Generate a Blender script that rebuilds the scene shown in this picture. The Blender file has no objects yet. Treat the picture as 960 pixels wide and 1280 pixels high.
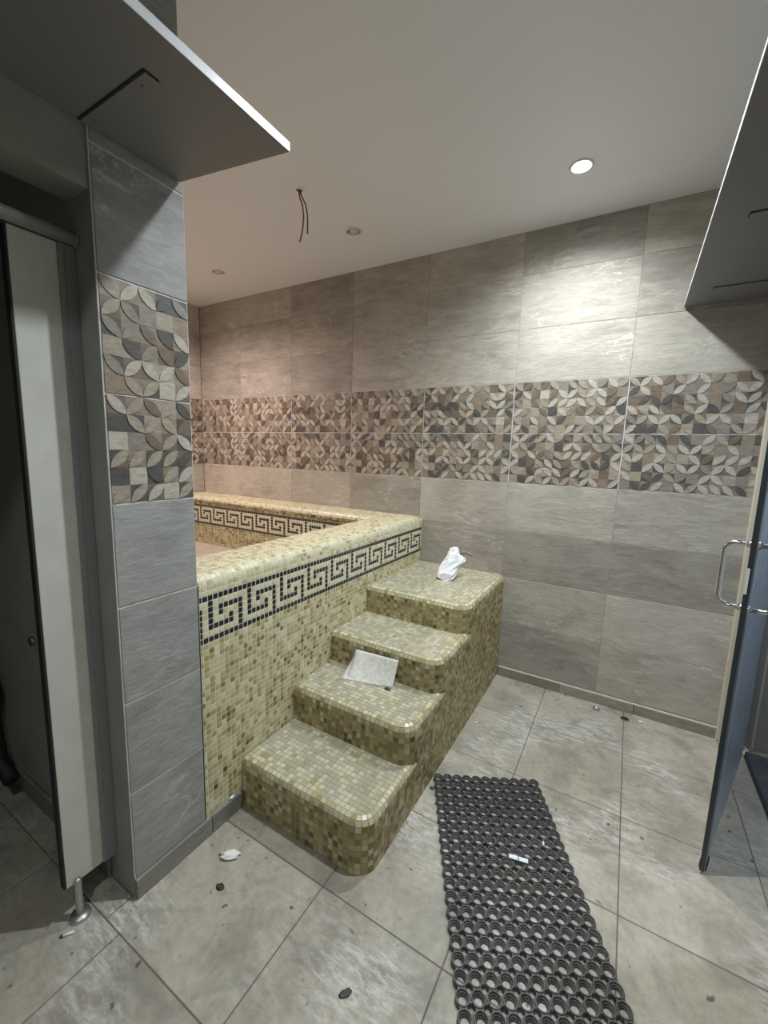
import bpy, bmesh, math, random
from mathutils import Vector, Matrix, noise as mnoise
random.seed(7)
scene = bpy.context.scene
COL = scene.collection

# ------------------------------------------------------------------ camera
F_PX, YAW, PITCH, ROLL = 520.4853, 0.5276, 0.1439, 0.0305
CAM = Vector((1.2299, -2.645, 1.4456))
fw = Vector((-math.sin(YAW)*math.cos(PITCH), math.cos(YAW)*math.cos(PITCH), -math.sin(PITCH)))
rt = Vector((math.cos(YAW), math.sin(YAW), 0)); up = rt.cross(fw)
r_ = rt*math.cos(ROLL) + up*math.sin(ROLL); u_ = -rt*math.sin(ROLL) + up*math.cos(ROLL)
cd = bpy.data.cameras.new('camera'); cam = bpy.data.objects.new('camera', cd); COL.objects.link(cam)
m = Matrix((r_, u_, -fw)).transposed().to_4x4(); m.translation = CAM; cam.matrix_world = m
cd.sensor_fit = 'HORIZONTAL'; cd.sensor_width = 36; cd.lens = F_PX*36/960; cd.clip_start = 0.02
scene.camera = cam
# ------------------------------------------------------------------ world, exposure
w = bpy.data.worlds.new('world'); scene.world = w; w.use_nodes = True
w.node_tree.nodes['Background'].inputs[0].default_value = (0.02, 0.02, 0.022, 1)
vs = scene.view_settings
scene.display_settings.display_device = 'sRGB'
vs.view_transform = 'Standard'; vs.look = 'None'; vs.gamma = 1; vs.use_curve_mapping = False
vs.exposure = 0.58
LAMP_W = 70.0          # watts of each lit cool downlight
WARM_W = 95.0          # watts of the warm lamp above the pool

ZC = 2.722             # ceiling height
XL = -2.365            # pool left wall
XR = 1.87              # right wall
YF = -4.3              # wall behind the camera
PY0, PY1 = -2.04, -1.78   # the thick partition between stall and pool
B0 = 1.2775            # lower edge of the patterned band
TH, TW, TX = 0.302, 0.602, 0.5811
C = 0.0219             # mosaic pitch

# ------------------------------------------------------------------ helpers
def obj(name, me, mats=None, parent=None, loc=None):
    o = bpy.data.objects.new(name, me); COL.objects.link(o)
    if mats is not None and len(me.materials) == 0:
        for mm in (mats if isinstance(mats, (list, tuple)) else [mats]): me.materials.append(mm)
    if parent: o.parent = parent
    if loc is not None: o.location = loc
    return o
def empty(name, loc=(0,0,0), rz=0):
    o = bpy.data.objects.new(name, None); COL.objects.link(o); o.location = loc; o.rotation_euler = (0,0,rz)
    o.empty_display_size = .05; return o
def tag(o, label, cat, group=None, kind=None):
    o['label'] = label; o['category'] = cat
    if group: o['group'] = group
    if kind: o['kind'] = kind
    return o
def pydata(name, v, f, smooth=False, mi=None):
    me = bpy.data.meshes.new(name); me.from_pydata([tuple(p) for p in v], [], f)
    if mi: me.polygons.foreach_set('material_index', mi)
    if smooth: me.polygons.foreach_set('use_smooth', [True]*len(me.polygons))
    me.update(); return me
def box_me(name, lo, hi, bev=0.0):
    bm = bmesh.new(); bmesh.ops.create_cube(bm, size=1)
    for v in bm.verts:
        v.co = Vector([lo[i] + (v.co[i]+.5)*(hi[i]-lo[i]) for i in range(3)])
    if bev: bmesh.ops.bevel(bm, geom=bm.edges[:], offset=bev, segments=1, affect='EDGES')
    me = bpy.data.meshes.new(name); bm.to_mesh(me); bm.free(); return me
def tube_vf(pts, r, n=10, caps=True, radii=None):
    V, Fc = [], []; pts = [Vector(p) for p in pts]; prev = None
    for i, p in enumerate(pts):
        t = (pts[min(i+1, len(pts)-1)] - pts[max(i-1, 0)]).normalized()
        a = prev if prev else (Vector((0,0,1)) if abs(t.z) < .9 else Vector((1,0,0)))
        s = (a - t*a.dot(t)).normalized(); prev = s; q = t.cross(s)
        rr = radii[i] if radii else r
        for k in range(n):
            an = 2*math.pi*k/n; V.append(p + (s*math.cos(an) + q*math.sin(an))*rr)
        if i:
            o = (i-1)*n
            for k in range(n): Fc.append((o+k, o+(k+1)%n, o+n+(k+1)%n, o+n+k))
    if caps:
        Fc.append(tuple(range(n))[::-1]); Fc.append(tuple(range(len(V)-n, len(V))))
    return V, Fc
def tube(name, pts, r, n=10, radii=None):
    return pydata(name, *tube_vf(pts, r, n, radii=radii), smooth=True)
def lathe(name, prof, n=32, smooth=True):
    V, Fc = [], []
    for (r, z) in prof:
        for k in range(n):
            a = 2*math.pi*k/n; V.append((r*math.cos(a), r*math.sin(a), z))
    for i in range(len(prof)-1):
        for k in range(n): Fc.append((i*n+k, i*n+(k+1)%n, (i+1)*n+(k+1)%n, (i+1)*n+k))
    return pydata(name, V, Fc, smooth)

# ------------------------------------------------------------------ materials
def mat(name, col, rough=.5, metal=0, spec=.5, **kw):
    mm = bpy.data.materials.new(name); mm.use_nodes = True
    b = mm.node_tree.nodes['Principled BSDF']
    b.inputs['Base Color'].default_value = (*col, 1); b.inputs['Roughness'].default_value = rough
    b.inputs['Metallic'].default_value = metal; b.inputs['Specular IOR Level'].default_value = spec
    for k, v in kw.items(): b.inputs[k.replace('_', ' ')].default_value = v
    return mm
class NT:
    def __init__(s, mm): s.t = mm.node_tree; s.b = s.t.nodes['Principled BSDF']
    def n(s, typ, **ins):
        nd = s.t.nodes.new(typ)
        for k, v in ins.items():
            if k.startswith('p_'): setattr(nd, k[2:], v)
        return nd
    def l(s, a, b): s.t.links.new(a, b)
    def coords(s, rand=True, kind='Object', scale=(1,1,1), rot=(0,0,0)):
        tc = s.n('ShaderNodeTexCoord'); out = tc.outputs[kind]
        if kind == 'Position':
            pass
        if rand:
            oi = s.n('ShaderNodeObjectInfo'); mu = s.n('ShaderNodeVectorMath', p_operation='MULTIPLY_ADD')
            cx = s.n('ShaderNodeCombineXYZ'); k = s.n('ShaderNodeMath', p_operation='MULTIPLY'); k.inputs[1].default_value = 37.7
            s.l(oi.outputs['Random'], k.inputs[0])
            for i in range(3): s.l(k.outputs[0], cx.inputs[i])
            s.l(cx.outputs[0], mu.inputs[0]); mu.inputs[1].default_value = (1, .7, 1.3); s.l(out, mu.inputs[2]); out = mu.outputs[0]
        mp = s.n('ShaderNodeMapping'); mp.inputs['Scale'].default_value = scale; mp.inputs['Rotation'].default_value = rot
        s.l(out, mp.inputs[0]); return mp.outputs[0]
    def noise(s, co, scale, detail=4, rough=.55, dist=0):
        nd = s.n('ShaderNodeTexNoise'); nd.inputs['Scale'].default_value = scale; nd.inputs['Detail'].default_value = detail
        nd.inputs['Roughness'].default_value = rough; nd.inputs['Distortion'].default_value = dist; s.l(co, nd.inputs['Vector']); return nd.outputs['Fac']
    def ramp(s, fac, stops):
        nd = s.n('ShaderNodeValToRGB'); e = nd.color_ramp.elements
        while len(e) < len(stops): e.new(.5)
        for el, (p, c) in zip(e, stops): el.position = p; el.color = (*c, 1) if len(c) == 3 else c
        s.l(fac, nd.inputs[0]); return nd.outputs[0]
    def mix(s, fac, a, b, typ='MIX'):
        nd = s.n('ShaderNodeMix', p_data_type='RGBA', p_blend_type=typ)
        if isinstance(fac, (int, float)): nd.inputs[0].default_value = fac
        else: s.l(fac, nd.inputs[0])
        for i, x in ((6, a), (7, b)):
            if isinstance(x, tuple): nd.inputs[i].default_value = (*x, 1)
            else: s.l(x, nd.inputs[i])
        return nd.outputs[2]
    def bump(s, h, strength, dist=.002):
        nd = s.n('ShaderNodeBump'); nd.inputs['Strength'].default_value = strength; nd.inputs['Distance'].default_value = dist
        s.l(h, nd.inputs['Height']); s.l(nd.outputs[0], s.b.inputs['Normal'])

def stone_mat(name, dark, light, vein, rough=.58, rot=(.3, .6, .5), var=.2):
    mm = mat(name, light, rough, spec=.35); t = NT(mm)
    co = t.coords(True); cs = t.coords(True, scale=(2.2, 2.2, 9), rot=rot)
    n1 = t.noise(cs, 1.6, 6, .6, .8); n2 = t.noise(co, 3.2, 3, .5, .3)
    base = t.ramp(n1, [(.32, dark), (.68, light)])
    base = t.mix(t.ramp(n2, [(.4, (0,0,0)), (.7, (1,1,1))]), base, light)
    vn = t.noise(t.coords(True, scale=(1, 1, 2.6), rot=(.2, .75, .1)), 2.1, 5, .62, 1.1)
    vm = t.ramp(vn, [(.485, (0,0,0)), (.5, (1,1,1)), (.515, (0,0,0))])
    mk = t.ramp(t.noise(co, 2.4, 2), [(.5, (0,0,0)), (.62, (.75,.75,.75))])
    vm = t.mix(1.0, vm, mk, 'MULTIPLY')
    base = t.mix(vm, base, vein)
    br_ = t.ramp(t.noise(t.coords(True, scale=(4, 4, 16), rot=(.15, .55, .3)), 3.4, 7, .72, .5), [(.3, (.80,.80,.80)), (.72, (1.16,1.16,1.16))])
    base = t.mix(1.0, base, br_, 'MULTIPLY')
    oi = t.n('ShaderNodeObjectInfo'); rv = t.n('ShaderNodeMapRange'); rv.inputs[3].default_value = 1-var; rv.inputs[4].default_value = 1+var
    t.l(oi.outputs['Random'], rv.inputs[0])
    cb = t.n('ShaderNodeCombineColor')
    for i in range(3): t.l(rv.outputs[0], cb.inputs[i])
    base = t.mix(1.0, base, cb.outputs[0], 'MULTIPLY')
    t.l(base, t.b.inputs['Base Color'])
    t.bump(t.noise(cs, 14, 6, .65), .5, .004)
    return mm
M = {}
M['stone'] = stone_mat('stone_tile', (.31,.28,.235), (.46,.425,.36), (.66,.63,.56))
M['stone_pillar'] = stone_mat('stone_tile_grey', (.25,.25,.24), (.36,.36,.345), (.58,.58,.56), var=.06)
M['skirting'] = stone_mat('skirting_stone', (.26,.225,.165), (.37,.33,.26), (.5,.46,.38))
M['skirting_g'] = stone_mat('skirting_grey', (.20,.19,.17), (.27,.26,.23), (.4,.39,.36))

def floor_mat():
    mm = mat('floor_tile', (.4,.38,.33), .5); t = NT(mm)
    geo = t.n('ShaderNodeNewGeometry'); P = geo.outputs['Position']
    def mp(scale, rot=(0,0,0), loc=(0,0,0)):
        k = t.n('ShaderNodeMapping'); k.inputs['Scale'].default_value = scale; k.inputs['Rotation'].default_value = rot; k.inputs['Location'].default_value = loc
        t.l(P, k.inputs[0]); return k.outputs[0]
    co = t.coords(True)
    base = t.ramp(t.noise(co, 2.6, 5, .6, .6), [(.3, (.37,.335,.265)), (.7, (.50,.46,.37))])
    fine = t.ramp(t.noise(mp((1,1,1)), 38, 4, .6), [(.35, (.86,.86,.86)), (.65, (1.05,1.05,1.05))])
    base = t.mix(1.0, base, fine, 'MULTIPLY')
    # grey grime patches
    g = t.ramp(t.noise(mp((1,1,1), loc=(3,1,0)), 5.5, 6, .68, .7), [(.45, (0,0,0)), (.66, (.7,.7,.7))])
    base = t.mix(g, base, (.22,.205,.175))
    # white lime smears, dragged along one direction
    reg = t.ramp(t.noise(mp((1,1,1), loc=(.35,.2,0)), 2.3, 2, .5), [(.46, (0,0,0)), (.62, (1,1,1))])
    sm = t.ramp(t.noise(mp((5,16,1), rot=(0,0,.9)), 3.0, 8, .78, .35), [(.46, (0,0,0)), (.62, (.9,.9,.9))])
    base = t.mix(t.mix(1.0, reg, sm, 'MULTIPLY'), base, (.68,.67,.64))
    # dark specks
    sp = t.ramp(t.noise(mp((1,1,1), loc=(9,4,0)), 26, 3, .5), [(.675, (0,0,0)), (.73, (.85,.85,.85))])
    base = t.mix(sp, base, (.07,.065,.055))
    t.l(base, t.b.inputs['Base Color'])
    t.l(t.ramp(t.noise(mp((1,1,1)), 6, 4), [(.3, (.36,)*3), (.7, (.62,)*3)]), t.b.inputs['Roughness'])
    t.bump(t.noise(co, 45, 4, .6), .2, .002)
    return mm
M['floor'] = floor_mat()
M['floor_grout'] = mat('floor_grout', (.15,.135,.11), .9)
M['grout'] = mat('wall_grout', (.33,.31,.27), .9)
M['grout_white'] = mat('white_grout', (.72,.71,.68), .85)
M['ceiling'] = mat('ceiling_paint', (.82,.83,.85), .5)
t = NT(M['ceiling']); t.bump(t.noise(t.coords(False), 4, 3), .08, .01)
M['paint'] = mat('grey_olive_paint', (.30,.30,.265), .6)
t = NT(M['paint']); t.l(t.ramp(t.noise(t.coords(False), 6, 5), [(.3, (.27,.27,.24)), (.7, (.33,.33,.295))]), t.b.inputs['Base Color'])
M['plainwall'] = mat('plain_wall_paint', (.45,.43,.39), .7)
M['dark_stone'] = stone_mat('dark_stone', (.05,.05,.052), (.10,.10,.105), (.16,.16,.17))
M['dark_room'] = mat('dark_room_paint', (.12,.13,.15), .7)

def dirty(name, col, rough=.22, dirt=(.38,.375,.33), amt=.5):
    mm = mat(name, col, rough); t = NT(mm)
    geo = t.n('ShaderNodeNewGeometry')
    k = t.n('ShaderNodeMapping'); t.l(geo.outputs['Position'], k.inputs[0])
    f = t.ramp(t.noise(k.outputs[0], 5.5, 5, .62), [(.28, (0,0,0)), (.58, (amt,)*3)])
    t.l(t.mix(f, tuple(col), dirt), t.b.inputs['Base Color'])
    return mm
PAL = dict(cream=(.69,.65,.46), pale=(.59,.54,.345), olive=(.48,.425,.225), tan=(.40,.325,.145), brown=(.27,.195,.07), grey=(.44,.415,.315), umber=(.13,.10,.045), ink=(.014,.014,.018))
CHIP = {k: mat('chip_'+k, v, .32 if k != 'ink' else .25) for k, v in PAL.items()}
CH_KEYS = list(PAL)
for k, v in PAL.items():
    if k != 'ink': CHIP['t_'+k] = dirty('tread_chip_'+k, v, .38)
TREAD_KEYS = ['t_grey','t_cream','t_pale','t_olive','t_tan','t_brown','t_umber']
ALLK = CH_KEYS + TREAD_KEYS
KI = {k: i for i, k in enumerate(ALLK)}
M['mosaic_grout'] = mat('mosaic_grout', (.76,.735,.60), .8)
M['step_grout'] = mat('step_grout', (.40,.37,.27), .85)

# ------------------------------------------------------------------ mosaic builder
class Mosaic:
    def __init__(s): s.ch = []; s.body_v = []; s.body_f = []
    def poly(s, pts, nrm, key, t=.0014):
        s.ch.append(([Vector(p) for p in pts], [Vector(n) for n in nrm], key, t))
    def lay(s, fn, us, vs_, keyfn, gap=.0038, skip=None):
        for i in range(len(us)-1):
            for j in range(len(vs_)-1):
                u0, u1, v0, v1 = us[i]+gap/2, us[i+1]-gap/2, vs_[j]+gap/2, vs_[j+1]-gap/2
                if u1-u0 < .003 or v1-v0 < .003: continue
                if skip and skip((u0+u1)/2, (v0+v1)/2): continue
                pn = [fn(a, b) for a, b in ((u0,v0),(u1,v0),(u1,v1),(u0,v1))]
                s.poly([p for p, n in pn], [n for p, n in pn], keyfn(i, j))
    def surf(s, fn, us, vs_):
        o = len(s.body_v); nv = len(vs_)
        for u in us:
            for v in vs_: s.body_v.append(fn(u, v)[0])
        for i in range(len(us)-1):
            for j in range(nv-1):
                a = o+i*nv+j; s.body_f.append((a, a+nv, a+nv+1, a+1))
    def face(s, pts):
        o = len(s.body_v); s.body_v += [Vector(p) for p in pts]; s.body_f.append(tuple(range(o, o+len(pts))))
    def size(s, c):
        pts, nr, k, t = c; ctr = sum(pts, Vector())/len(pts); d = CAM-ctr
        ar = Vector()
        for i in range(1, len(pts)-1): ar += (pts[i]-pts[0]).cross(pts[i+1]-pts[0])/2
        f = (ctr-CAM).dot(fw)
        if f < .2: return 0
        x = 480+F_PX*(ctr-CAM).dot(r_)/f; y = 640-F_PX*(ctr-CAM).dot(u_)/f
        if not (-5 < x < 965 and -5 < y < 1285): return 0
        cosn = abs(ar.normalized().dot(d.normalized())) if sum(nr, Vector()).dot(d) > 0 else 0
        return ar.length*cosn/d.length_squared
    def geom(s, c, org=Vector()):
        pts, nr, k, t = c; n = len(pts)
        ctr = sum(pts, Vector())/n
        lo = [p - m_*.0006 - org for p, m_ in zip(pts, nr)]
        hi = [p + m_*t + (ctr-p)*.03 - org for p, m_ in zip(pts, nr)]
        fs = [tuple(range(n, 2*n))] + [(i, (i+1) % n, n+(i+1) % n, n+i) for i in range(n)]
        return lo+hi, fs
    def build(s, parent, name, visible, grout, nmax=300):
        b = obj('grout_body', pydata('grout_body', s.body_v, s.body_f), grout, parent)
        order = sorted(s.ch, key=lambda c: -(s.size(c) if visible(c) else 0))
        cache = {}
        for c in order[:nmax]:
            ctr = sum(c[0], Vector())/len(c[0])
            v, f = s.geom(c, ctr)
            key = (c[2], tuple(round(x, 4) for p in v for x in p))
            if key not in cache:
                me = pydata('chip', v, f); me.materials.append(CHIP[c[2]]); cache[key] = me
            obj(name, cache[key], None, parent, ctr)
        V, Fc, MI = [], [], []
        for c in order[nmax:]:
            v, f = s.geom(c); o = len(V); V += v
            for q in f: Fc.append(tuple(i+o for i in q)); MI.append(KI[c[2]])
        me = pydata('chips', V, Fc, mi=MI)
        for k in ALLK: me.materials.append(CHIP[k])
        rest = obj(name+'_field', me, None, parent); rest['kind'] = 'stuff'
        return b
def pick(ws):
    x = random.random()*sum(p for _, p in ws)
    for k, p in ws:
        x -= p
        if x <= 0: return k
    return ws[-1][0]
def frange(a, b, st):
    n = max(1, round((b-a)/st)); return [a+(b-a)*i/n for i in range(n+1)]
def key_ink(col, row):
    c = col % 8
    if row in (0, 7): return True
    if c == 0 and 1 <= row <= 5: return True
    if row == 5 and c <= 4: return True
    if row == 4 and c == 4: return True
    if row == 2 and 2 <= c <= 6: return True
    if row == 3 and c == 2: return True
    return c == 6 and 2 <= row <= 6

# ------------------------------------------------------------------ room shell
def tile_mesh(axis, a, b, th, bev=.0012):
    """box tile centred on the origin in the plane of the wall, standing th proud"""
    if axis == 'Y-': lo, hi = (-a/2, -th, -b/2), (a/2, 0, b/2)
    elif axis == 'Y+': lo, hi = (-a/2, 0, -b/2), (a/2, th, b/2)
    elif axis == 'X+': lo, hi = (0, -a/2, -b/2), (th, a/2, b/2)
    elif axis == 'X-': lo, hi = (-th, -a/2, -b/2), (0, a/2, b/2)
    else: lo, hi = (-a/2, -b/2, 0), (a/2, b/2, th)
    return box_me('tile', lo, hi, bev)
TM = {}
def put_tile(parent, axis, c, a, b, material, th=.006, name='tile', gap=.0022):
    k = (axis, round(a-gap, 3), round(b-gap, 3), material.name, th)
    if k not in TM:
        TM[k] = tile_mesh(axis, a-gap, b-gap, th); TM[k].materials.append(material)
    return obj(name, TM[k], None, parent, c)

# patterned tile: 5 cm cells, each a raised lens between two corner fields
DEC = [mat('decor_pale', (.46,.42,.355), .4), mat('decor_sand', (.35,.30,.235), .42), mat('decor_tan', (.27,.215,.155), .42),
       mat('decor_brown', (.18,.138,.098), .45), mat('decor_slate', (.095,.088,.082), .45), mat('decor_grey', (.25,.225,.185), .42)]
for d in DEC:
    t = NT(d); c0 = tuple(t.b.inputs['Base Color'].default_value)[:3]
    f = t.noise(t.coords(True, scale=(1,1,3)), 30, 5, .65, .6)
    t.l(t.ramp(f, [(.3, tuple(x*.72 for x in c0)), (.7, tuple(min(1, x*1.22) for x in c0))]), t.b.inputs['Base Color'])
    t.bump(f, .4, .002)
DMESH = {}
def decor_mesh(axis, ncol, nrow, wdt, hgt, seed):
    k = (axis, ncol, nrow, seed)
    if k in DMESH: return DMESH[k]
    rnd = random.Random(seed); V, Fc, MI = [], [], []
    def emit(poly, z0, z1, mi):
        o = len(V); n = len(poly)
        for (x, y) in poly: V.append((x, y, z0))
        for (x, y) in poly: V.append((x, y, z1))
        Fc.append(tuple(range(o+n, o+2*n))); MI.append(mi)
        for i in range(n): Fc.append((o+i, o+(i+1) % n, o+n+(i+1) % n, o+n+i)); MI.append(mi)
    cw, chh = wdt/ncol, hgt/nrow
    for i in range(ncol):
        for j in range(nrow):
            x0, y0 = -wdt/2+i*cw, -hgt/2+j*chh
            T = lambda a, b: (x0+a*cw, y0+b*chh)
            p = rnd.random()
            if p < .17:
                emit([T(0,0), T(1,0), T(1,1), T(0,1)], 0, .006, rnd.choice([3,4,2,5,1,0])); continue
            flip = ((i+j) % 2 == 0) ^ (rnd.random() < .12)
            G = (lambda a, b: T(a, b)) if flip else (lambda a, b: T(1-a, b))
            # lens from (0,0) to (1,1), arcs centred on (0,1) and (1,0)
            a1 = [(math.sin(q*math.pi/12), 1-math.cos(q*math.pi/12)) for q in range(7)]       # lower-right arc
            a2 = [(1-math.cos(q*math.pi/12), math.sin(q*math.pi/12)) for q in range(7)]       # upper-left arc
            lens = [G(*q) for q in a1] + [G(*q) for q in a2[::-1][1:-1]]
            f1 = [G(*q) for q in a1[::-1]] + [G(1, 0)] if False else [G(0,0), G(1,0), G(1,1)] + [G(*q) for q in a1[::-1][1:-1]]
            f2 = [G(1,1), G(0,1), G(0,0)] + [G(*q) for q in a2[1:-1]]
            if not flip: lens, f1, f2 = lens[::-1], f1[::-1], f2[::-1]
            bg = rnd.choice([2,3,5,2,3,4,1]); bg2 = bg if rnd.random() < .5 else rnd.choice([2,3,5,1,4])
            emit(f1, 0, .0052, bg); emit(f2, 0, .0052, bg2)
            emit(lens, 0, .0075, rnd.choice([0,0,0,1,1,5,4,3]))
    P = []
    for (x, y, z) in V:
        P.append({'Y-': (x, -z, y), 'X+': (z, x, y), 'X-': (-z, -x, y)}[axis])
    me = pydata('decor_tile', P, Fc, mi=MI)
    for d in DEC: me.materials.append(d)
    DMESH[k] = me; return me

# back wall ------------------------------------------------
wall_back = obj('wall_back', box_me('wall_back', (XL-.1, .0015, 0), (XR+.9, .12, ZC+.05)), M['grout'])
tag(wall_back, 'long stone-tiled wall with a patterned leaf band, behind pool and steps', 'wall', kind='structure')
JX = [XL] + [TX+TW*j for j in range(-4, 3) if TX+TW*j > XL+.02]
JX = JX[:-1] + [1.785]
JZ = [.0695+TH*k for k in range(4)] + [B0, B0+TH, B0+2*TH, B0+3*TH, B0+4*TH, ZC]
for i in range(len(JX)-1):
    x0, x1 = JX[i], JX[i+1]
    for j in range(len(JZ)-1):
        z0, z1 = JZ[j], JZ[j+1]
        c = ((x0+x1)/2, .006, (z0+z1)/2)
        if j in (4, 5):
            if x1-x0 > .55: me = decor_mesh('Y-', 12, 6, TW-.004, TH-.004, 100+(i*2+j*3) % 4)
            else: me = decor_mesh('Y-', max(1, round((x1-x0)/.05)), 6, x1-x0-.004, TH-.004, 300+i)
            obj('decor_tile', me, None, wall_back, c)
        else: put_tile(wall_back, 'Y-', c, x1-x0, z1-z0, M['stone'])
obj('grout_band', box_me('grout_band', (XL, .0013, B0), (1.785, .007, B0+2*TH)), M['grout_white'], wall_back)
crk = [(.16,.0,.80), (.20,.0,.795), (.235,0,.79), (.25,0,.78), (.285,0,.782), (.31,0,.778), (.335,0,.785), (.37,0,.775), (.40,0,.762)]
ob = obj('crack', tube('crack', [(x, .0015, z) for x, y, z in crk], .003, 5, radii=[.001,.0025,.003,.004,.0035,.004,.003,.003,.001]), mat('crack_dark', (.06,.055,.045), .9), wall_back)
# pool left wall --------------------------------------------
wall_left = obj('wall_left', box_me('wall_left', (XL-.1, PY1, 0), (XL-.006, .0, ZC)), M['grout'])
tag(wall_left, 'narrow tiled end wall beyond the pool, mostly hidden by pillar', 'wall', kind='structure')
JY = [-.006, -.60, -1.2, PY1]
for i in range(3):
    for j in range(3, len(JZ)-1):
        y1, y0 = JY[i], JY[i+1]; c = (XL-.006, (y0+y1)/2, (JZ[j]+JZ[j+1])/2)
        if j in (4, 5): obj('decor_tile', decor_mesh('X+', 12, 6, abs(y1-y0)-.004, TH-.004, 400+(i+j) % 2), None, wall_left, c)
        else: put_tile(wall_left, 'X+', c, y1-y0, JZ[j+1]-JZ[j], M['stone'])
# partition whose end face is the tiled pillar ---------------
part = obj('wall_partition', box_me('wall_partition', (XL-.1, PY0, 0), (-.006, PY1, ZC)), M['paint'])
tag(part, 'tiled pillar end of the partition between stall and pool', 'wall', kind='structure')
obj('white_grout', box_me('white_grout', (-.006, PY0+.0015, .07), (-.0025, PY1-.001, ZC)), M['grout_white'], part)
for j in range(len(JZ)-1):
    c = (-.0055, (PY0+PY1)/2+.001, (JZ[j]+JZ[j+1])/2)
    if j in (4, 5): obj('decor_tile', decor_mesh('X+', 5, 6, .25, TH-.005, 500+j), None, part, c)
    else: put_tile(part, 'X+', c, .258, JZ[j+1]-JZ[j], M['stone_pillar'], gap=.0055)
for i in range(3):
    for j in range(3, len(JZ)-1): pass
# ceiling, right wall, back of the room -----------------------
ceil = obj('ceiling', box_me('ceiling', (XL-.1, YF, ZC), (XR+.9, .006, ZC+.1)), M['ceiling'])
tag(ceil, 'smooth white painted ceiling with recessed downlights', 'ceiling', kind='structure')
wr = obj('wall_right', box_me('wall_right', (XR, YF, 0), (XR+.1, -1.06, ZC)), M['plainwall'])
tag(wr, 'plain side wall beside the glass door', 'wall', kind='structure')
obj('lintel', box_me('lintel', (XR, -1.06, 2.12), (XR+.1, .006, ZC)), M['plainwall'], wr)
wf = obj('wall_front', box_me('wall_front', (-1.4, YF-.1, 0), (XR+.1, YF, ZC)), M['plainwall'])
tag(wf, 'plain wall at the entrance end of the room', 'wall', kind='structure')
nx = obj('wall_next_room', box_me('wall_next_room', (XR+.8, -1.6, 0), (XR+.9, .006, ZC)), M['dark_room'])
tag(nx, 'dark wall of the room beyond the glass door', 'wall', kind='structure')
obj('side', box_me('side', (XR+.1, -1.7, 0), (XR+.9, -1.6, ZC)), M['dark_room'], nx)
ws = obj('wall_stall', box_me('wall_stall', (-1.45, YF, 0), (-1.35, PY0, ZC)), M['paint'])
tag(ws, 'dim painted wall inside the toilet stall', 'wall', kind='structure')
hd = obj('wall_header', box_me('wall_header', (-.12, YF, 2.075), (-.008, PY0, ZC)), M['paint'])
tag(hd, 'grey painted header above the stall opening', 'wall', kind='structure')
obj('stall_front', box_me('stall_front', (-.12, YF, 0), (-.008, -3.05, 2.075)), M['paint'], hd)
bs = obj('baseboard_stall', box_me('baseboard_stall', (-1.35, PY0-.012, 0), (-.14, PY0, .085), .003), M['skirting_g'])
tag(bs, 'dark skirting along the stall side wall', 'baseboard', kind='structure')
# floor ------------------------------------------------------
fl = obj('floor', box_me('floor', (-1.45, YF, -.08), (XR+.9, .006, -.0015)), M['floor_grout'])
tag(fl, 'dirty beige-grey square floor tiles with white smears', 'floor', kind='structure')
S = .4275
fx = [.055+S*i for i in range(-4, 6)]; fy = [-.41-S*j for j in range(-1, 10)]
for i in range(len(fx)-1):
    for j in range(len(fy)-1):
        x0, x1, y1, y0 = max(fx[i], -1.35), min(fx[i+1], XR+.02), min(fy[j], 0), max(fy[j+1], YF)
        if x1-x0 < .02 or y1-y0 < .02: continue
        if x1 < .1 and y0 > PY0: continue
        if x1 < .1 and y1 > PY0: y1 = PY0; x1 = min(x1, -.02)
        elif y0 > PY0-.1 and abs(x0-.055) < .01: x0 = -.02
        put_tile(fl, 'Z', ((x0+x1)/2, (y0+y1)/2, -.006), x1-x0, y1-y0, M['floor'], gap=.0036)
# baseboards --------------------------------------------------
bb = empty('baseboard_back'); tag(bb, 'brownish tile skirting along the foot of the long tiled wall', 'baseboard', kind='structure')
xs = [.604, .985, 1.383, 1.785]
for i in range(3):
    put_tile(bb, 'Y-', ((xs[i]+xs[i+1])/2, .004, .029), xs[i+1]-xs[i], .058, M['skirting'], th=.014, name='skirting_tile')
obj('joint_line', box_me('joint_line', (.604, -.006, .058), (1.785, .005, .0625)), M['grout_white'], bb)
bp = empty('baseboard_pool'); tag(bp, 'grey tile skirting at the foot of the pillar and pool front', 'baseboard', kind='structure')
ys = [PY0, PY1+.02, -1.612]
for i in range(2):
    put_tile(bp, 'X+', (-.006, (ys[i]+ys[i+1])/2, .036), ys[i+1]-ys[i], .07, M['skirting_g'], th=.016, name='skirting_tile')
# door frame jamb
jb = obj('trim_1', box_me('trim_1', (1.757, -.022, 0), (1.787, .004, 2.14), .003), mat('jamb_beige', (.60,.54,.42), .5))
tag(jb, 'beige door jamb strip at the end of the tiled wall', 'door frame', kind='structure')
obj('jamb_return', box_me('jamb_return', (1.787, -.05, 0), (1.868, .004, 2.14), .002), M['dark_room'], jb)

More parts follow.
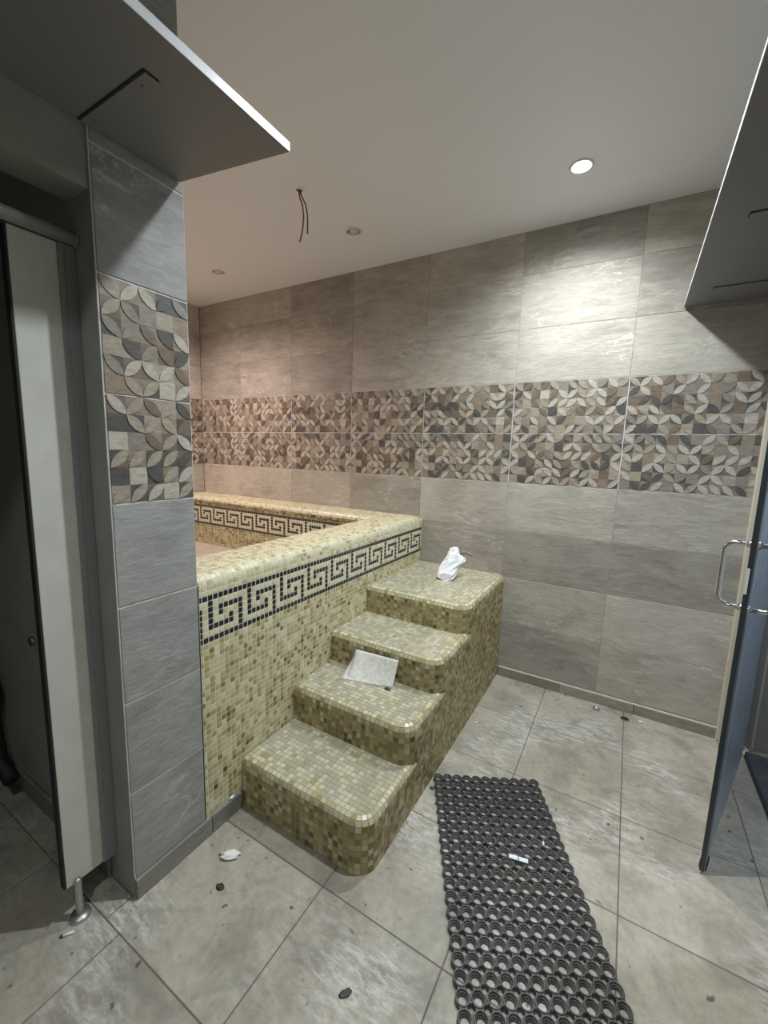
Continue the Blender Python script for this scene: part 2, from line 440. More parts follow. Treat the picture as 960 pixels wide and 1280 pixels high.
# ------------------------------------------------------------------ plunge pool
pool = empty('plunge_pool', (0, 0, 0))
tag(pool, 'raised pool clad in cream mosaic with a black Greek key border', 'pool')
PM = Mosaic()
RW, RR, ZT = .27, .035, 1.0      # rim width, rounding, top
FIELD = [('cream', .10), ('pale', .32), ('olive', .30), ('tan', .19), ('brown', .075), ('umber', .012)]
RIMF = [('cream', .55), ('pale', .28), ('olive', .11), ('tan', .05)]  # paler mix: the glare on the rim is put into the chip colours
INF = [('pale', .18), ('olive', .27), ('tan', .32), ('brown', .2), ('umber', .03)]  # browner mix: the warm light inside is put into the chip colours
ZTOPROW = .918
def front_rows(zlo):
    rows = [ZTOPROW+C/2 - C*k for k in range(0, 60) if ZTOPROW+C/2-C*k > zlo-.002]
    return rows
rows = front_rows(.075)           # descending edges
zs = rows[::-1]
nr = len(zs)-1
YA, YB, XA = PY1+.0015, -.003, XL+.004      # the pool stops just short of the walls around it
ycols = [-1.7336-C/2 + C*i for i in range(-2, 90)]
ycols = [max(ycols[0], YA)] + [y for y in ycols[1:] if y <= YB-.002] + [YB]
STEP_Y = [-1.61, -1.31, -1.03, -.70]; STEP_Z = [.21, .375, .532, .682]
def in_steps(y, z):
    for Y0, Zt in zip(STEP_Y, STEP_Z):
        if y > Y0+.01 and z < Zt-.01: return True
    return False
def f_front(u, v): return Vector((0, u, v)), Vector((1, 0, 0))
def k_front(i, j):
    row = nr-1-j
    if row <= 7:
        return 'ink' if key_ink(i-2, row) else ('cream' if random.random() < .7 else 'pale')
    return pick(FIELD)
PM.lay(f_front, ycols, zs, k_front, skip=in_steps)
# rim: outer upright strip, outer round, top, inner round; swept along the front (Y) and the back (X)
ztop0 = rows[0]
L1 = ZT-RR-ztop0; LA = RR*math.pi/2; LT = RW-2*RR
def rim_prof(v):
    """v along profile -> (inward distance d, z, normal as (outward component, z))"""
    if v < L1: return 0, ztop0+v, (1, 0)
    v -= L1
    if v < LA: a = v/RR; return RR-RR*math.cos(a), ZT-RR+RR*math.sin(a), (math.cos(a), math.sin(a))
    v -= LA
    if v < LT: return RR+v, ZT, (0, 1)
    v -= LT
    if v < LA: a = v/RR; return RW-RR+RR*math.sin(a), ZT-RR+RR*math.cos(a), (-math.sin(a), math.cos(a))
    v -= LA; return RW, ZT-RR-v, (-1, 0)
VT = L1+2*LA+LT
def f_rim_front(u, v):
    d, z, n = rim_prof(v); return Vector((-d, u, z)), Vector((n[0], 0, n[1]))
vr = frange(0, L1, C) + frange(L1, L1+LA, C)[1:] + frange(L1+LA, L1+LA+LT, C)[1:] + frange(L1+LA+LT, VT, C)[1:]
v_top_end = L1+LA+LT
yc_in = [y for y in ycols if y <= -RW+RR+C*.5]
PM.lay(f_rim_front, ycols, [v for v in vr if v <= v_top_end+1e-6], lambda i, j: pick(RIMF))
PM.lay(f_rim_front, yc_in, [v for v in vr if v >= v_top_end-1e-6], lambda i, j: pick(RIMF))
# back rim along X from the front rim to the left wall
xcols = frange(XA, -RW, C)
def f_rim_back(u, v):
    a = v
    if a < LT+RR: return Vector((u, -a, ZT)), Vector((0, 0, 1))
    a -= LT+RR
    if a < LA: q = a/RR; return Vector((u, -(RW-RR)-RR*math.sin(q), ZT-RR+RR*math.cos(q))), Vector((0, -math.sin(q), math.cos(q)))
    a -= LA; return Vector((u, -RW, ZT-RR-a)), Vector((0, -1, 0))
zin = ZT-RR-ZTOPROW-C/2
vb = frange(.003, LT+RR, C) + frange(LT+RR, LT+RR+LA, C)[1:] + frange(LT+RR+LA, LT+RR+LA+zin, C)[1:]
xrim = frange(XA, -RW+RR, C)
nfl = len(frange(.003, LT+RR, C))
PM.lay(f_rim_back, xrim, vb[:nfl], lambda i, j: pick(RIMF))
PM.lay(f_rim_back, [x for x in xrim if x > XA+.18-RR-C], vb[nfl-1:], lambda i, j: pick(RIMF if j < 3 else INF))
SEAT = .575
zi = [ZTOPROW+C/2-C*k for k in range(0, int((ZTOPROW-SEAT)/C)+2)][::-1]
def f_in_back(u, v): return Vector((u, -RW, v)), Vector((0, -1, 0))
nzi = len(zi)-1
xcols = [x for x in xcols if x > XA+.18-C]
PM.lay(f_in_back, xcols, zi, lambda i, j: ('ink' if key_ink(i+3, nzi-1-j) else 'cream') if nzi-1-j <= 7 else pick(INF))
def f_in_front(u, v): return Vector((-RW, -u, v)), Vector((-1, 0, 0))
yin = frange(RW, -YA, C)
PM.lay(f_in_front, yin, zi + frange(zi[-1], ZT-RR, C)[1:], lambda i, j: ('ink' if key_ink(i, nzi-1-j) else 'cream') if 0 <= nzi-1-j <= 7 else pick(INF))
# left rim, along Y, narrower, and its inner face
LW = .18
def f_rim_left(u, v):
    a = v
    if a < LW-RR: return Vector((XA+a, -u, ZT)), Vector((0, 0, 1))
    a -= LW-RR
    if a < LA: q = a/RR; return Vector((XA+LW-RR+RR*math.sin(q), -u, ZT-RR+RR*math.cos(q))), Vector((math.sin(q), 0, math.cos(q)))
    a -= LA; return Vector((XA+LW, -u, ZT-RR-a)), Vector((1, 0, 0))
vl = frange(0, LW-RR, C) + frange(LW-RR, LW-RR+LA, C)[1:] + frange(LW-RR+LA, LW-RR+LA+zin, C)[1:]
yl = frange(RW-RR, -YA, C)
PM.lay(f_rim_left, yl, vl, lambda i, j: pick(RIMF if j < 10 else INF))
def f_in_left(u, v): return Vector((XA+LW, -u, v)), Vector((1, 0, 0))
PM.lay(f_in_left, yl, zi, lambda i, j: ('ink' if key_ink(i, nzi-1-j) else 'cream') if nzi-1-j <= 7 else pick(INF))
PM.surf(f_rim_left, [RW-RR, -YA], vl); PM.surf(f_in_left, [RW-RR, -YA], [SEAT-.05, ZT-RR])
# grout body
PM.surf(f_front, [YA, YB], [0, ztop0]); PM.surf(f_rim_front, [YA, -RW+RR], vr); PM.surf(f_rim_front, [-RW+RR, YB], [v for v in vr if v <= v_top_end+1e-6])
PM.surf(f_rim_back, [XA, -RW+RR], vb[:nfl]); PM.surf(f_rim_back, [XA+LW-RR, -RW+RR], vb[nfl-1:]); PM.surf(f_in_back, [XA+LW, -RW], [SEAT-.05, ZT-RR]); PM.surf(f_in_front, [RW, -YA], [SEAT-.05, ZT-RR])
PM.build(pool, 'mosaic_chip', lambda c: c[0][0].y > -1.775, M['mosaic_grout'])
seat_m = mat('pool_floor', (.50,.43,.36), .35); t = NT(seat_m)
t.l(t.ramp(t.noise(t.coords(False), 9, 5), [(.3, (.44,.37,.30)), (.7, (.56,.49,.41))]), t.b.inputs['Base Color'])
obj('bench', box_me('bench', (XA, YA, SEAT-.1), (-RW-.001, -RW-.001, SEAT)), seat_m, pool)
ct = tube('corner_seal', [(-.0018, -.0065, .69), (-.0018, -.0065, .985)], .0032, 6)
obj('corner_seal', ct, M['grout_white'], pool)

# ------------------------------------------------------------------ steps
steps = empty('mosaic_steps', (0, 0, 0))
tag(steps, 'four round-cornered steps clad in olive mosaic leading up to the pool', 'steps')
SM = Mosaic(); SW, SR, NB = .60, .075, .024
RIS = [('pale', .08), ('olive', .22), ('tan', .34), ('brown', .32), ('umber', .04)]
NOS = [('cream', .33), ('pale', .33), ('olive', .24), ('tan', .1)]
TRD = [('t_cream', .27), ('t_pale', .20), ('t_grey', .33), ('t_olive', .14), ('t_tan', .06)]
def band(k):
    Y0 = STEP_Y[k]; zt = STEP_Z[k]; zb = 0 if k == 0 else STEP_Z[k-1]
    last = k == 3
    yend = -.003 if last else STEP_Y[k+1]+SR
    l1 = SW-SR-.003; la = SR*math.pi/2; l2 = yend-(Y0+SR)
    hv = zt-NB-zb; va = NB*math.pi/2
    def fn(u, v):
        if v < hv: d, z, n = 0, zb+v, (1, 0)
        else: a = min((v-hv)/NB, math.pi/2); d, z, n = NB-NB*math.cos(a), zt-NB+NB*math.sin(a), (math.cos(a), math.sin(a))
        if u < l1: p, q = Vector((.003+u, Y0+d, z)), Vector((0, -1, 0))
        elif u < l1+la:
            b = (u-l1)/SR; q = Vector((math.sin(b), -math.cos(b), 0)); p = Vector((SW-SR, Y0+SR, z)) + q*(SR-d)
        else: p, q = Vector((SW-d, Y0+SR+u-l1-la, z)), Vector((1, 0, 0))
        return p, (q*n[0] + Vector((0, 0, n[1])))
    us = frange(0, l1, C) + frange(l1, l1+la, C)[1:] + (frange(l1+la, l1+la+l2, C)[1:] if l2 > .01 else [])
    vs2 = frange(0, hv, C) + frange(hv, hv+va, C)[1:]
    nh = len(frange(0, hv, C))-1
    SM.lay(fn, us, vs2, lambda i, j: pick(NOS if j >= nh-(1 if random.random() < .4 else 0) else RIS))
    SM.surf(fn, [0, l1] + frange(l1, l1+la, .02)[1:] + [l1+la+l2], [0, hv] + frange(hv, hv+va, .012)[1:])
    # flush side behind the next riser's corner
    if not last:
        fs = lambda u, v: (Vector((SW, u, v)), Vector((1, 0, 0)))
        SM.lay(fs, frange(yend, -.003, C), frange(zb, zt, C), lambda i, j: pick(RIS))
        SM.surf(fs, [yend, -.003], [zb, zt])
        SM.face([(SW, yend, zt-NB)] + [(SW-NB+NB*math.cos(a*math.pi/8), yend, zt-NB+NB*math.sin(a*math.pi/8)) for a in range(1, 5)] + [(SW, yend, zt)])
    # tread
    r2 = SR-NB
    outer = [(.003, Y0+NB), (SW-SR, Y0+NB)] + [(SW-SR+r2*math.sin(a*math.pi/12), Y0+SR-r2*math.cos(a*math.pi/12)) for a in range(1, 6)] + [(SW-NB, Y0+SR), (SW-NB, yend), (.003, yend)]
    SM.face([(x, y, zt) for x, y in outer])
    def clip(poly):
        for i in range(len(outer)):
            a, b = outer[i], outer[(i+1) % len(outer)]; out = []
            sd = lambda p: (b[0]-a[0])*(p[1]-a[1]) - (b[1]-a[1])*(p[0]-a[0])
            for q in range(len(poly)):
                p0, p1 = poly[q], poly[(q+1) % len(poly)]; s0, s1 = sd(p0), sd(p1)
                if s0 >= 0: out.append(p0)
                if s0*s1 < 0:
                    f = s0/(s0-s1); out.append((p0[0]+(p1[0]-p0[0])*f, p0[1]+(p1[1]-p0[1])*f))
            poly = out
            if len(poly) < 3: return []
        return poly
    ylim = -.003 if last else STEP_Y[k+1]
    x = .003
    while x < SW:
        y = Y0+NB
        while y < yend:
            if not (y > ylim+.002 and x < SW-SR-C):
                g = .0013
                q = clip([(x+g, y+g), (x+C-g, y+g), (x+C-g, y+C-g), (x+g, y+C-g)])
                if q:
                    ar = abs(sum(q[i][0]*q[(i+1) % len(q)][1]-q[(i+1) % len(q)][0]*q[i][1] for i in range(len(q))))/2
                    if ar > 2e-5: SM.poly([(a, b, zt) for a, b in q], [(0, 0, 1)]*len(q), pick(TRD))
            y += C
        x += C
for k in range(4): band(k)
SM.build(steps, 'mosaic_chip', lambda c: True, M['step_grout'])

# ------------------------------------------------------------------ wall shelves with brackets
shelf_m = mat('shelf_grey', (.20,.193,.19), .5)
edge_m = mat('shelf_edge', (.72,.74,.77), .35)
steel_d = mat('dark_steel', (.16,.16,.155), .5, .4)
black = mat('black_gap', (.012,.012,.012), .7)
def shelf(name, label, outline, z, th, edges):
    s = empty(name, (0, 0, z)); tag(s, label, 'shelf')
    n = len(outline)
    V = [(x, y, 0) for x, y in outline] + [(x, y, th) for x, y in outline]
    Fc = [tuple(range(n))[::-1], tuple(range(n, 2*n))] + [(i, (i+1) % n, n+(i+1) % n, n+i) for i in range(n)]
    obj('board', pydata('board', V, Fc), shelf_m, s)
    for a, b in edges:
        a, b = Vector((*outline[a], 0)), Vector((*outline[b], 0)); d = (b-a).normalized(); nn = Vector((d.y, -d.x, 0))
        q = [a, b, b+nn*.0015, a+nn*.0015]; V = [p+Vector((0,0,.0005)) for p in q] + [p+Vector((0,0,th-.0005)) for p in q]
        obj('edge_band', pydata('edge_band', V, [(3,2,1,0), (4,5,6,7), (0,1,5,4), (1,2,6,5), (2,3,7,6), (3,0,4,7)]), edge_m, s)
    return s
def bracket(s, x0, x1, y, sx):
    br = obj('bracket', box_me('bracket', (min(x0, x1), y-.017, -.004), (max(x0, x1), y+.017, -.0005), .001), shelf_m, s)
    obj('gap', box_me('gap', (min(x0, x1), y-.0215, -.0028), (max(x0, x1), y-.0165, -.0004)), black, br)
    e = x1
    obj('gap', box_me('gap', (e-.003, y-.0215, -.0028), (e+.003, y+.012, -.0004)), black, br)
    for f in (.12, .86):
        me = lathe('screw', [(.0001, -.0055), (.004, -.0055), (.0045, -.004), (.0045, -.003)], 10)
        obj('screw', me, steel_d, br, (x0+(x1-x0)*f, y, 0))
sl = shelf('wall_shelf', 'grey board shelf on a bracket jutting from the tiled pillar', [(.006, -1.795), (.006, -3.6), (.392, -3.6), (.382, -1.738)], 2.213, .022, [(2, 3), (3, 0)])
bracket(sl, .010, .282, -2.042, 1)
bracket(sl, .010, .282, -2.75, 1)
sr = shelf('wall_shelf', 'grey board shelf on two brackets above the glass door', [(1.357, -3.2), (XR-.002, -3.2), (XR-.002, -.008), (1.383, -.008)], 2.2, .013, [(3, 0)])
bracket(sr, XR-.004, 1.472, -.235, -1)
bracket(sr, XR-.004, 1.472, -.878, -1)

# ------------------------------------------------------------------ cubicle panel at the stall
pn = empty('cubicle_panel', (-.1, -2.11, 0)); tag(pn, 'cream cubicle panel standing on a metal foot beside the tiled pillar', 'panel')
lam = mat('panel_laminate', (.62,.62,.56), .4)
t = NT(lam); t.l(t.ramp(t.noise(t.coords(False), 11, 5), [(.3, (.58,.58,.52)), (.7, (.66,.66,.60))]), t.b.inputs['Base Color'])
alu = mat('aluminium', (.50,.50,.49), .4, .8)
alu_d = mat('aluminium_dull', (.30,.31,.31), .5, .5)
obj('board', box_me('board', (-.016, -.072, .118), (0, .043, 1.955), .001), lam, pn)
obj('edge_strip', box_me('edge_strip', (-.026, -.078, .118), (-.002, -.0722, 1.955), .001), mat('edge_black', (.015,.015,.015), .6), pn)  # near-black strip along the panel's free edge
obj('wall_channel', box_me('wall_channel', (-.022, .044, .118), (.006, .0695, 1.955), .001), alu_d, pn)
obj('fixing_strip', box_me('fixing_strip', (.001, .028, .118), (.005, .0435, 1.955), .0005), alu_d, pn)
ft = obj('foot', lathe('foot', [(.0001, .012), (.026, .012), (.0275, .007), (.028, .0), ], 24), alu, pn, (.006, -.046, 0))
obj('foot_post', lathe('foot_post', [(.0105, .010), (.0105, .128), (.008, .134), (.0001, .134)], 16), alu, ft)
lt = empty('latch_keep'); lt.parent = pn; lt.location = (-.022, -.086, .905)
V, Fc = [], []
for k in range(16):
    a = 2*math.pi*k/16
    for rr in (.004, .0135):
        for yy in (-.006, .006): V.append((rr*math.cos(a)-.006, yy*.6-.004, rr*math.sin(a)))
for k in range(16):
    o, q = k*4, ((k+1) % 16)*4
    Fc += [(o, q, q+1, o+1), (o+2, o+3, q+3, q+2), (o, o+2, q+2, q), (o+1, q+1, q+3, o+3)]
obj('keep_ring', pydata('keep_ring', V, Fc), mat('latch_dark', (.04,.04,.038), .5), lt)
rl = tag(obj('head_rail', tube('head_rail', [(-.088, PY0-.003, 1.972), (-.088, -3.04, 1.972)], .0165, 16), mat('rail_grey', (.42,.41,.38), .45, .2)),
         'round aluminium head rail running across the stall opening', 'rail')
obj('end_cap', lathe('end_cap', [(.0168, -.004), (.021, -.004), (.021, .0), (.0001, .0)], 16), alu_d, rl, (-.088, PY0-.002, 1.972)).rotation_euler = (-math.pi/2, 0, 0)
# dark hose hanging in the stall
hs = empty('stall_hose', (-.95, PY0-.05, 0)); tag(hs, 'black rubber hose hanging against the dim stall wall', 'hose')
rub = mat('hose_rubber', (.012,.013,.012), .6)
obj('hose', tube('hose', [(0,0,.62), (.005,0,.56), (.0,-.005,.48), (.01,0,.40), (.0,0,.30), (.03,0,.22), (.1,-.01,.15), (.2,-.01,.12)], .03, 12, radii=[.02,.03,.04,.045,.035,.03,.028,.026]), rub, hs)
obj('clamp', tube('clamp', [(.055,-.0,.43), (-.055,-.0,.43)], .02, 10), rub, hs)

# ------------------------------------------------------------------ glass door
A = Vector((1.588, -.953, 0)); H = Vector((1.853, -.085, 0)); dv = (H-A); DL = dv.length; ang = math.atan2(dv.y, dv.x)
door = empty('door_1', A, ang); tag(door, 'open frosted glass door, bluish reflected light in its colour, with steel pull handles', 'door', kind='structure')
gl = mat('glass_with_blue_reflection', (.30,.36,.44), .3)  # bluish light reflected off the pane is put into its base colour
t = NT(gl); f = t.noise(t.coords(False, scale=(9, 1, 2.2), rot=(0, .3, 0)), 3, 5, .6, .8)
t.l(t.ramp(f, [(.33, (.09,.11,.14)), (.42, (.44,.52,.62)), (.75, (.54,.62,.72))]), t.b.inputs['Base Color'])
obj('glass', box_me('glass', (.004, -.005, .012), (DL, .005, 2.06), .0008), gl, door)
obj('edge_seal', box_me('edge_seal', (-.002, -.0065, .012), (.0035, .0065, 2.06), .001), mat('seal_dark', (.03,.04,.045), .35), door)
obj('edge_rail', box_me('edge_rail', (.0045, -.0085, .012), (.045, -.0055, 2.06), .0006), mat('rail_bluegrey', (.24,.29,.36), .35, .5), door)
lk = obj('lock_plate', box_me('lock_plate', (-.004, -.0015, 1.03), (-.0022, .0062, 1.115)), mat('lock_white', (.75,.74,.7), .3), door)
chrome = mat('chrome', (.72,.71,.69), .16, 1)
def handle(sg):
    # local y>0 is the wall side of the door
    p = []; z0, z1, d, r = .975, 1.187, .075, .032; x = .034
    p.append((x, sg*.0075, z1)); p.append((x, sg*(d-r), z1))
    for q in range(1, 6): a = q*math.pi/12; p.append((x, sg*(d-r+r*math.sin(a)), z1-r+r*math.cos(a)))
    p.append((x, sg*d, z1-r)); p.append((x, sg*d, z0+r))
    for q in range(1, 6): a = q*math.pi/12; p.append((x, sg*(d-r+r*math.cos(a)), z0+r-r*math.sin(a)))
    p.append((x, sg*(d-r), z0)); p.append((x, sg*.0075, z0))
    h = obj('handle', tube('handle', p, .0085, 14), chrome, door)
    for z in (z0, z1):
        e = obj('rosette', lathe('rosette', [(.0001, .005), (.012, .005), (.0135, .0), (.0135, -.0018)], 18), chrome, h, (x, sg*.0105, z))
        e.rotation_euler = (-sg*math.pi/2, 0, 0)
handle(1); handle(-1)
obj('bottom_pivot', box_me('bottom_pivot', (.02, -.011, .002), (.07, .011, .03), .002), black, door)
# raised dark slab in the next room
sb = tag(obj('stone_threshold', box_me('stone_threshold', (1.862, -1.5, -.0), (XR+.78, -.092, .028), .003), M['dark_stone']), 'dark stone threshold slab behind the open glass door', 'threshold')

# ------------------------------------------------------------------ ceiling downlights
white_ring = mat('downlight_ring', (.72,.72,.70), .3, .35)
refl = mat('downlight_reflector', (.55,.55,.54), .25, .8)
bulb_off = mat('bulb_glass', (.62,.62,.60), .15)
def emis(name, col, st):
    mm = mat(name, col); b = mm.node_tree.nodes['Principled BSDF']
    b.inputs['Emission Color'].default_value = (*col, 1); b.inputs['Emission Strength'].default_value = st; return mm
def downlight(x, y, label, on=None, power=0, group=None):
    s = empty('downlight', (x, y, ZC)); tag(s, label, 'ceiling light', group)
    obj('trim_ring', lathe('trim_ring', [(.050, .0), (.050, -.003), (.046, -.006), (.040, -.006), (.037, -.002), (.037, -.0005)], 32), white_ring, s)
    obj('reflector', lathe('reflector', [(.0365, -.0035), (.030, -.0012), (.020, -.0008)], 28), refl, s)
    bm_ = emis('bulb_lit', on, 60) if on else bulb_off
    obj('bulb', lathe('bulb', [(.0001, -.010 if on else -.006), (.018, -.0085 if on else -.005), (.033 if on else .024, -.004), (.034 if on else .025, -.001)], 24), bm_, s)
    if on:
        ld = bpy.data.lights.new('downlight_beam', 'SPOT'); ld.energy = power; ld.color = on; ld.spot_size = math.radians(160); ld.spot_blend = 1.0; ld.shadow_soft_size = .03
        lo = bpy.data.objects.new('downlight_beam', ld); COL.objects.link(lo); lo.parent = s; lo.location = (0, 0, -.025)
    return s
COOL = (.89, .96, 1.0); WARM = (1.0, .79, .745)
downlight(.915, -.463, 'lit cool white downlight close to the long tiled wall', COOL, LAMP_W*.75)
downlight(.88, -1.36, 'lit cool white downlight above the middle of the floor', COOL, LAMP_W)
downlight(.90, -3.15, 'added cool white fill downlight near the entrance end, out of view', COOL, LAMP_W*.38)  # added out of view as fill from the camera side
downlight(2.32, -.75, 'added bluish fill downlight, unseen beyond the glass door', (.74,.86,1.0), 55)  # added in the unseen room to brighten the door's visible face
downlight(-1.72, -.92, 'lit warm downlight above the pool behind the pillar', WARM, WARM_W)
downlight(-.306, -.463, 'unlit downlight next to the dangling wires', None)
downlight(-1.532, -.445, 'unlit downlight above the far end of the pool', None)

# dangling wires
wr_ = empty('ceiling_wires', (-.328, -.909, ZC)); tag(wr_, 'pair of dark red wires dangling from a ceiling hole', 'wires')
wm = mat('wire_red', (.26,.05,.05), .5)
obj('wire', tube('wire', [(0,0,.0), (.002,0,-.03), (.018,.004,-.07), (.025,.005,-.12), (.022,.004,-.17), (.012,.002,-.215), (.004,0,-.24)], .0035, 8), wm, wr_)
obj('wire', tube('wire', [(.006,0,.0), (.012,.002,-.025), (.036,.008,-.07), (.046,.01,-.12), (.047,.01,-.17), (.046,.01,-.205)], .0035, 8), wm, wr_)
obj('hole_rim', lathe('hole_rim', [(.016, -.0002), (.013, -.002), (.010, -.0015), (.0001, -.001)], 16), mat('hole_grey', (.25,.24,.23), .8), wr_)

# ------------------------------------------------------------------ rubber ring mat
mat_o = empty('rubber_mat', (.600, -1.052, 0), math.radians(28)); tag(mat_o, 'black rubber ring mat lying diagonally on the tiled floor', 'mat')
rubm = mat('mat_rubber', (.055,.057,.058), .42)
t = NT(rubm); f = t.noise(t.coords(True), 60, 3); t.l(t.ramp(f, [(.35, (.055,.056,.057)), (.7, (.115,.115,.11))]), t.b.inputs['Base Color'])
PT = .0422
ro = PT/2
HR = .0165
prof = [(ro, .0), (ro, HR-.002), (ro-.0012, HR), (ro-.0040, HR), (ro-.0054, HR-.005), (ro-.0074, HR-.006), (ro-.0082, HR-.0105), (ro-.0098, HR-.0115), (ro-.0102, .0)]
ringme = lathe('ring', prof, 14, smooth=False); ringme.materials.append(rubm)
for i in range(11):
    for j in range(27):
        x = PT*(i+.5); y = -PT*(j+.5)
        obj('ring', ringme, None, mat_o, (x, y, .0005))
V, Fc = [], []
for i in range(12):
    for j in range(28):
        pass
br = []
for i in range(11):
    for j in range(27):
        x, y = PT*(i+.5), -PT*(j+.5)
        for (dx, dy, ok) in ((PT/2, 0, i < 10), (0, -PT/2, j < 26)):
            if ok: br.append((x+dx, y+dy, .0042 if dx else .0105, .0105 if dx else .0042))
for (x, y, hx, hy) in br:
    o = len(V)
    for zz in (.002, HR-.0022):
        V += [(x-hx, y-hy, zz), (x+hx, y-hy, zz), (x+hx, y+hy, zz), (x-hx, y+hy, zz)]
    Fc += [(o+4, o+5, o+6, o+7), (o, o+1, o+5, o+4), (o+1, o+2, o+6, o+5), (o+2, o+3, o+7, o+6), (o+3, o, o+4, o+7)]
lk = obj('links', pydata('links', V, Fc), rubm, mat_o); lk['kind'] = 'stuff'

# ------------------------------------------------------------------ small things
def blob(name, seed, size, amp, fr, sub=3, flat=False, taper=None):
    bm = bmesh.new(); bmesh.ops.create_icosphere(bm, subdivisions=sub, radius=1)
    for v in bm.verts:
        n = v.co.normalized(); d = 1 + amp*mnoise.noise(n*fr+Vector((seed, seed*2.1, 0))) + amp*.6*abs(mnoise.noise(n*fr*2.3+Vector((0, seed, 5))))
        p = Vector((n.x*size[0]*d, n.y*size[1]*d, n.z*size[2]*d))
        if taper: k = taper((p.z/size[2]+1)/2); p.x *= k; p.y *= k
        v.co = p
    zmin = min(v.co.z for v in bm.verts)
    for v in bm.verts: v.co.z -= zmin
    me = bpy.data.meshes.new(name); bm.to_mesh(me); bm.free()
    if not flat: me.polygons.foreach_set('use_smooth', [True]*len(me.polygons))
    return me
film = mat('white_plastic', (.86,.87,.90), .3, Subsurface_Weight=.15)
t = NT(film); t.bump(t.noise(t.coords(False, scale=(1, 1, .35)), 42, 5, .6, 1.5), .8, .006)
bag = empty('plastic_bag', (.325, -.31, .6835)); tag(bag, 'crumpled white plastic bag standing on the top mosaic step', 'bag')
# leaning crumpled bag: wide foot, pinched shoulder, flared top
def bag_mesh():
    V, Fc = [], []; n = 11; rnd = random.Random(5)
    rows_ = [(0, -.040, .040, .040), (.012, -.056, .050, .048), (.042, -.052, .062, .046), (.075, -.036, .082, .040), (.105, -.018, .108, .032), (.122, -.008, .112, .026),
             (.146, .004, .088, .022), (.166, .010, .080, .020), (.184, .022, .072, .013)]
    ax = Vector((r_.x, r_.y, 0)).normalized(); dx = Vector((-ax.y, ax.x, 0))
    for i, (h, a0, a1, dp) in enumerate(rows_):
        ph = .35*i
        for k in range(n):
            a = 2*math.pi*k/n + ph + rnd.uniform(-.12, .12); c = 1 + (rnd.uniform(-.20, .16) if i else 0)
            p = ax*((a0+a1)/2 + (a1-a0)/2*math.cos(a)*c) + dx*(dp*math.sin(a)*c + .25*h)
            V.append((p.x, p.y, h + (rnd.uniform(-.007, .007) if i > 1 else 0)))
    R_ = len(rows_)
    for i in range(R_-1):
        for k in range(n):
            a, b_, c, d = i*n+k, i*n+(k+1) % n, (i+1)*n+(k+1) % n, (i+1)*n+k
            Fc += [(a, b_, c), (a, c, d)] if (i+k) % 2 else [(a, b_, d), (b_, c, d)]
    Fc.append(tuple(range(n))[::-1])
    top = sum((Vector(v) for v in V[-n:]), Vector())/n; V.append(tuple(top+Vector((0, 0, .010)))); t_ = len(V)-1
    for k in range(n): Fc.append(((R_-1)*n+k, (R_-1)*n+(k+1) % n, t_))
    return pydata('bag', V, Fc, smooth=False)
b = obj('bag_film', bag_mesh(), film, bag)
mf = b.modifiers.new('edges', 'BEVEL'); mf.width = .003; mf.segments = 1; mf.limit_method = 'NONE'
paper_m = mat('paper', (.80,.80,.75), .7)
t = NT(paper_m)
f = t.noise(t.coords(False, scale=(1, 1, 1)), 55, 4, .6)
t.l(t.ramp(f, [(.38, (.68,.68,.63)), (.6, (.82,.82,.77))]), t.b.inputs['Base Color'])
def sheet(name, c00, c10, c11, c01, bend, seed, label):
    """bottom-left, bottom-right, top-right, top-left"""
    V, Fc = [], []; n = 12; c = [Vector(x) for x in (c00, c10, c11, c01)]
    nrm = (c[1]-c[0]).cross(c[3]-c[0]).normalized()
    for i in range(n+1):
        for j in range(n+1):
            u, v = i/n, j/n; p = (c[0]*(1-u)+c[1]*u)*(1-v) + (c[3]*(1-u)+c[2]*u)*v
            p = p + nrm*(bend*math.sin(math.pi*v) + .0022*mnoise.noise(Vector((u*3, v*3, seed))))
            V.append(p)
    for i in range(n):
        for j in range(n): a = i*(n+1)+j; Fc.append((a, a+n+1, a+n+2, a+1))
    o = tag(obj(name, pydata(name, V, Fc, True), paper_m), label, 'paper')
    mo = o.modifiers.new('thick', 'SOLIDIFY'); mo.thickness = .0008
    return o
z2 = STEP_Z[1]+.0035
ps = sheet('paper_sheet', (.172,-1.135,z2), (.396,-1.092,z2), (.396,-1.0385,.492), (.158,-1.0385,.482), -.004, 3, 'creased pale paper sheet leaning on the riser of the third step')
sheet('paper_sheet', (.148,-1.150,z2-.001), (.36,-1.100,z2-.001), (.37,-1.0345,.47), (.150,-1.0345,.45), -.004, 8, 'second white paper sheet tucked behind the creased one')
obj('dark_tab', box_me('dark_tab', (.366,-1.113,z2-.0015), (.394,-1.1,z2+.0005)), black, ps)
def litter(name, label, cat, me, m_, loc, rz=0):
    o = tag(obj(name, me, m_), label, cat); o.location = loc; o.rotation_euler = (0, 0, rz); return o
tis = mat('tissue', (.85,.85,.82), .8)
litter('tissue', 'crumpled white tissue on the floor before the lowest step', 'tissue', blob('tissue', 2.2, (.032,.018,.006), .5, 2.2, 3), tis, (.137,-1.785,.0005), .6)
litter('dirt_clump', 'dark clump of dirt on the floor near the crumpled tissue', 'dirt', blob('dirt_clump', 4.2, (.013,.010,.0014), .9, 3, 2), mat('dirt_dark', (.05,.045,.035), .9), (.195,-1.875,.0005))
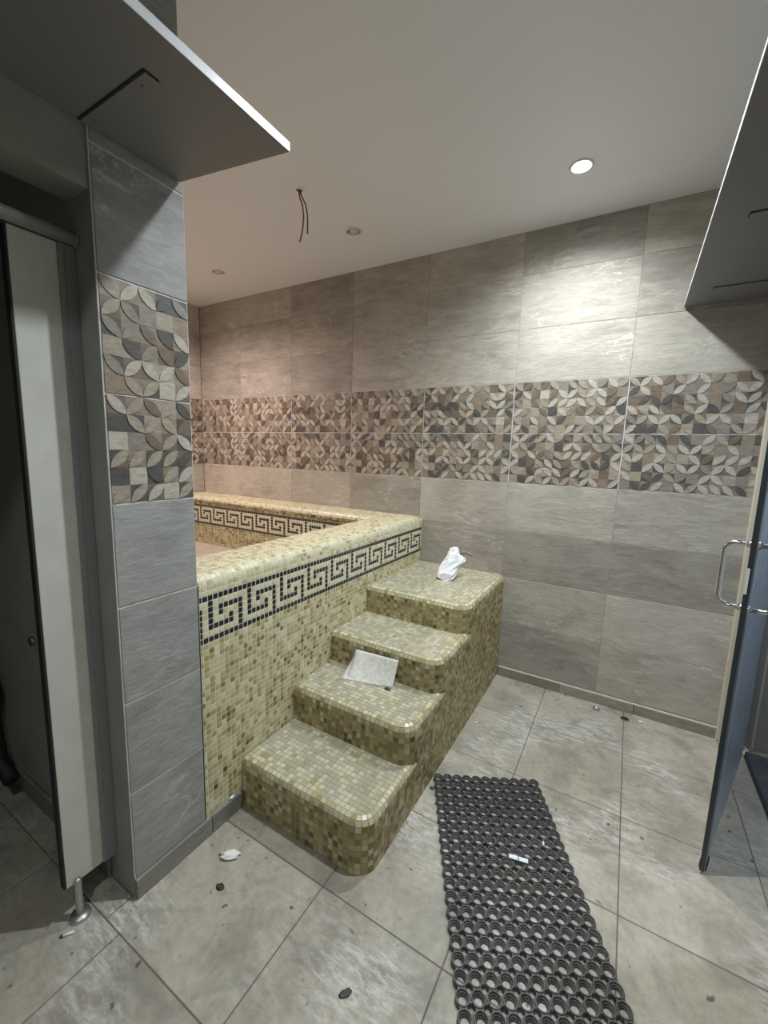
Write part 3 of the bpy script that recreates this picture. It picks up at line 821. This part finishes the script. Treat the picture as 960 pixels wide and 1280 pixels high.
litter('wad', 'flattened dark grey wad stuck to the floor tile', 'dirt', blob('wad', 5.1, (.016,.009,.0012), .5, 2, 2), mat('gum_grey', (.07,.075,.08), .7), (.711,-1.881,.0005), .9)
cg = empty('cigarette_butt', (-.066,-2.198,.0045), .95); tag(cg, 'thin white cigarette butt lying by the metal panel foot', 'cigarette butt')
obj('paper_tube', tube('paper_tube', [(-.016,0,0), (.012,0,0)], .004, 10), tis, cg); obj('ash_tip', tube('ash_tip', [(-.022,0,-.0005), (-.0162,0,0)], .0036, 8), black, cg)
wp = empty('wrapper', (1.024,-1.262,.0175), math.radians(13)); tag(wp, 'small white plastic wrapper lying on the rubber mat', 'wrapper')
for s_ in (-1, 1): obj('wrapper_half', box_me('wrapper_half', (-.016+s_*.0172, -.0085, 0), (.016+s_*.0172, .0085, .005), .002), film, wp)
litter('wrapper_scrap', 'tiny white scrap stuck between the mat rings', 'scrap', box_me('wrapper_scrap', (-.003,-.009,0), (.003,.009,.003), .001), film, (1.09,-1.15,.0172), .2)
mb = litter('metal_fitting', 'short shiny metal fitting lying at the foot of the tiled wall', 'fitting', tube('metal_fitting', [(-.017,0,0), (.017,0,0)], .0085, 12), chrome, (1.199,-.078,.009), -.1)
dr = empty('drain_pipe', (1.344,-.084,0)); tag(dr, 'open black drain hole in the floor near the tiled wall', 'drain')
obj('pipe_rim', lathe('pipe_rim', [(.024, .0003), (.023, .004), (.019, .004), (.018, .0012)], 20), mat('pipe_grey', (.18,.17,.16), .6), dr)
obj('hole', lathe('hole', [(.0186, .0011), (.0001, .0010)], 20), black, dr)
for i, (x, y, s_, lb) in enumerate([(1.42,-.07,.010,'pale plaster crumb beside the black drain hole'), (.645,-.58,.008,'pale crumb against the side of the mosaic steps'), (.625,-1.12,.009,'dark crumb between the steps and the rubber mat')]):
    litter('crumb', lb, 'debris', blob('crumb', 9.3+i, (s_, s_*.7, s_*.4), .5, 2, 2), tis if i < 2 else mat('crumb_dark', (.09,.085,.07), .9), (x, y, .0005))
litter('plastic_scrap', 'shiny clear scrap resting on the skirting below the pool', 'scrap', blob('plastic_scrap', 1.7, (.006,.013,.005), .5, 2, 2), film, (.003,-1.665,.0715))
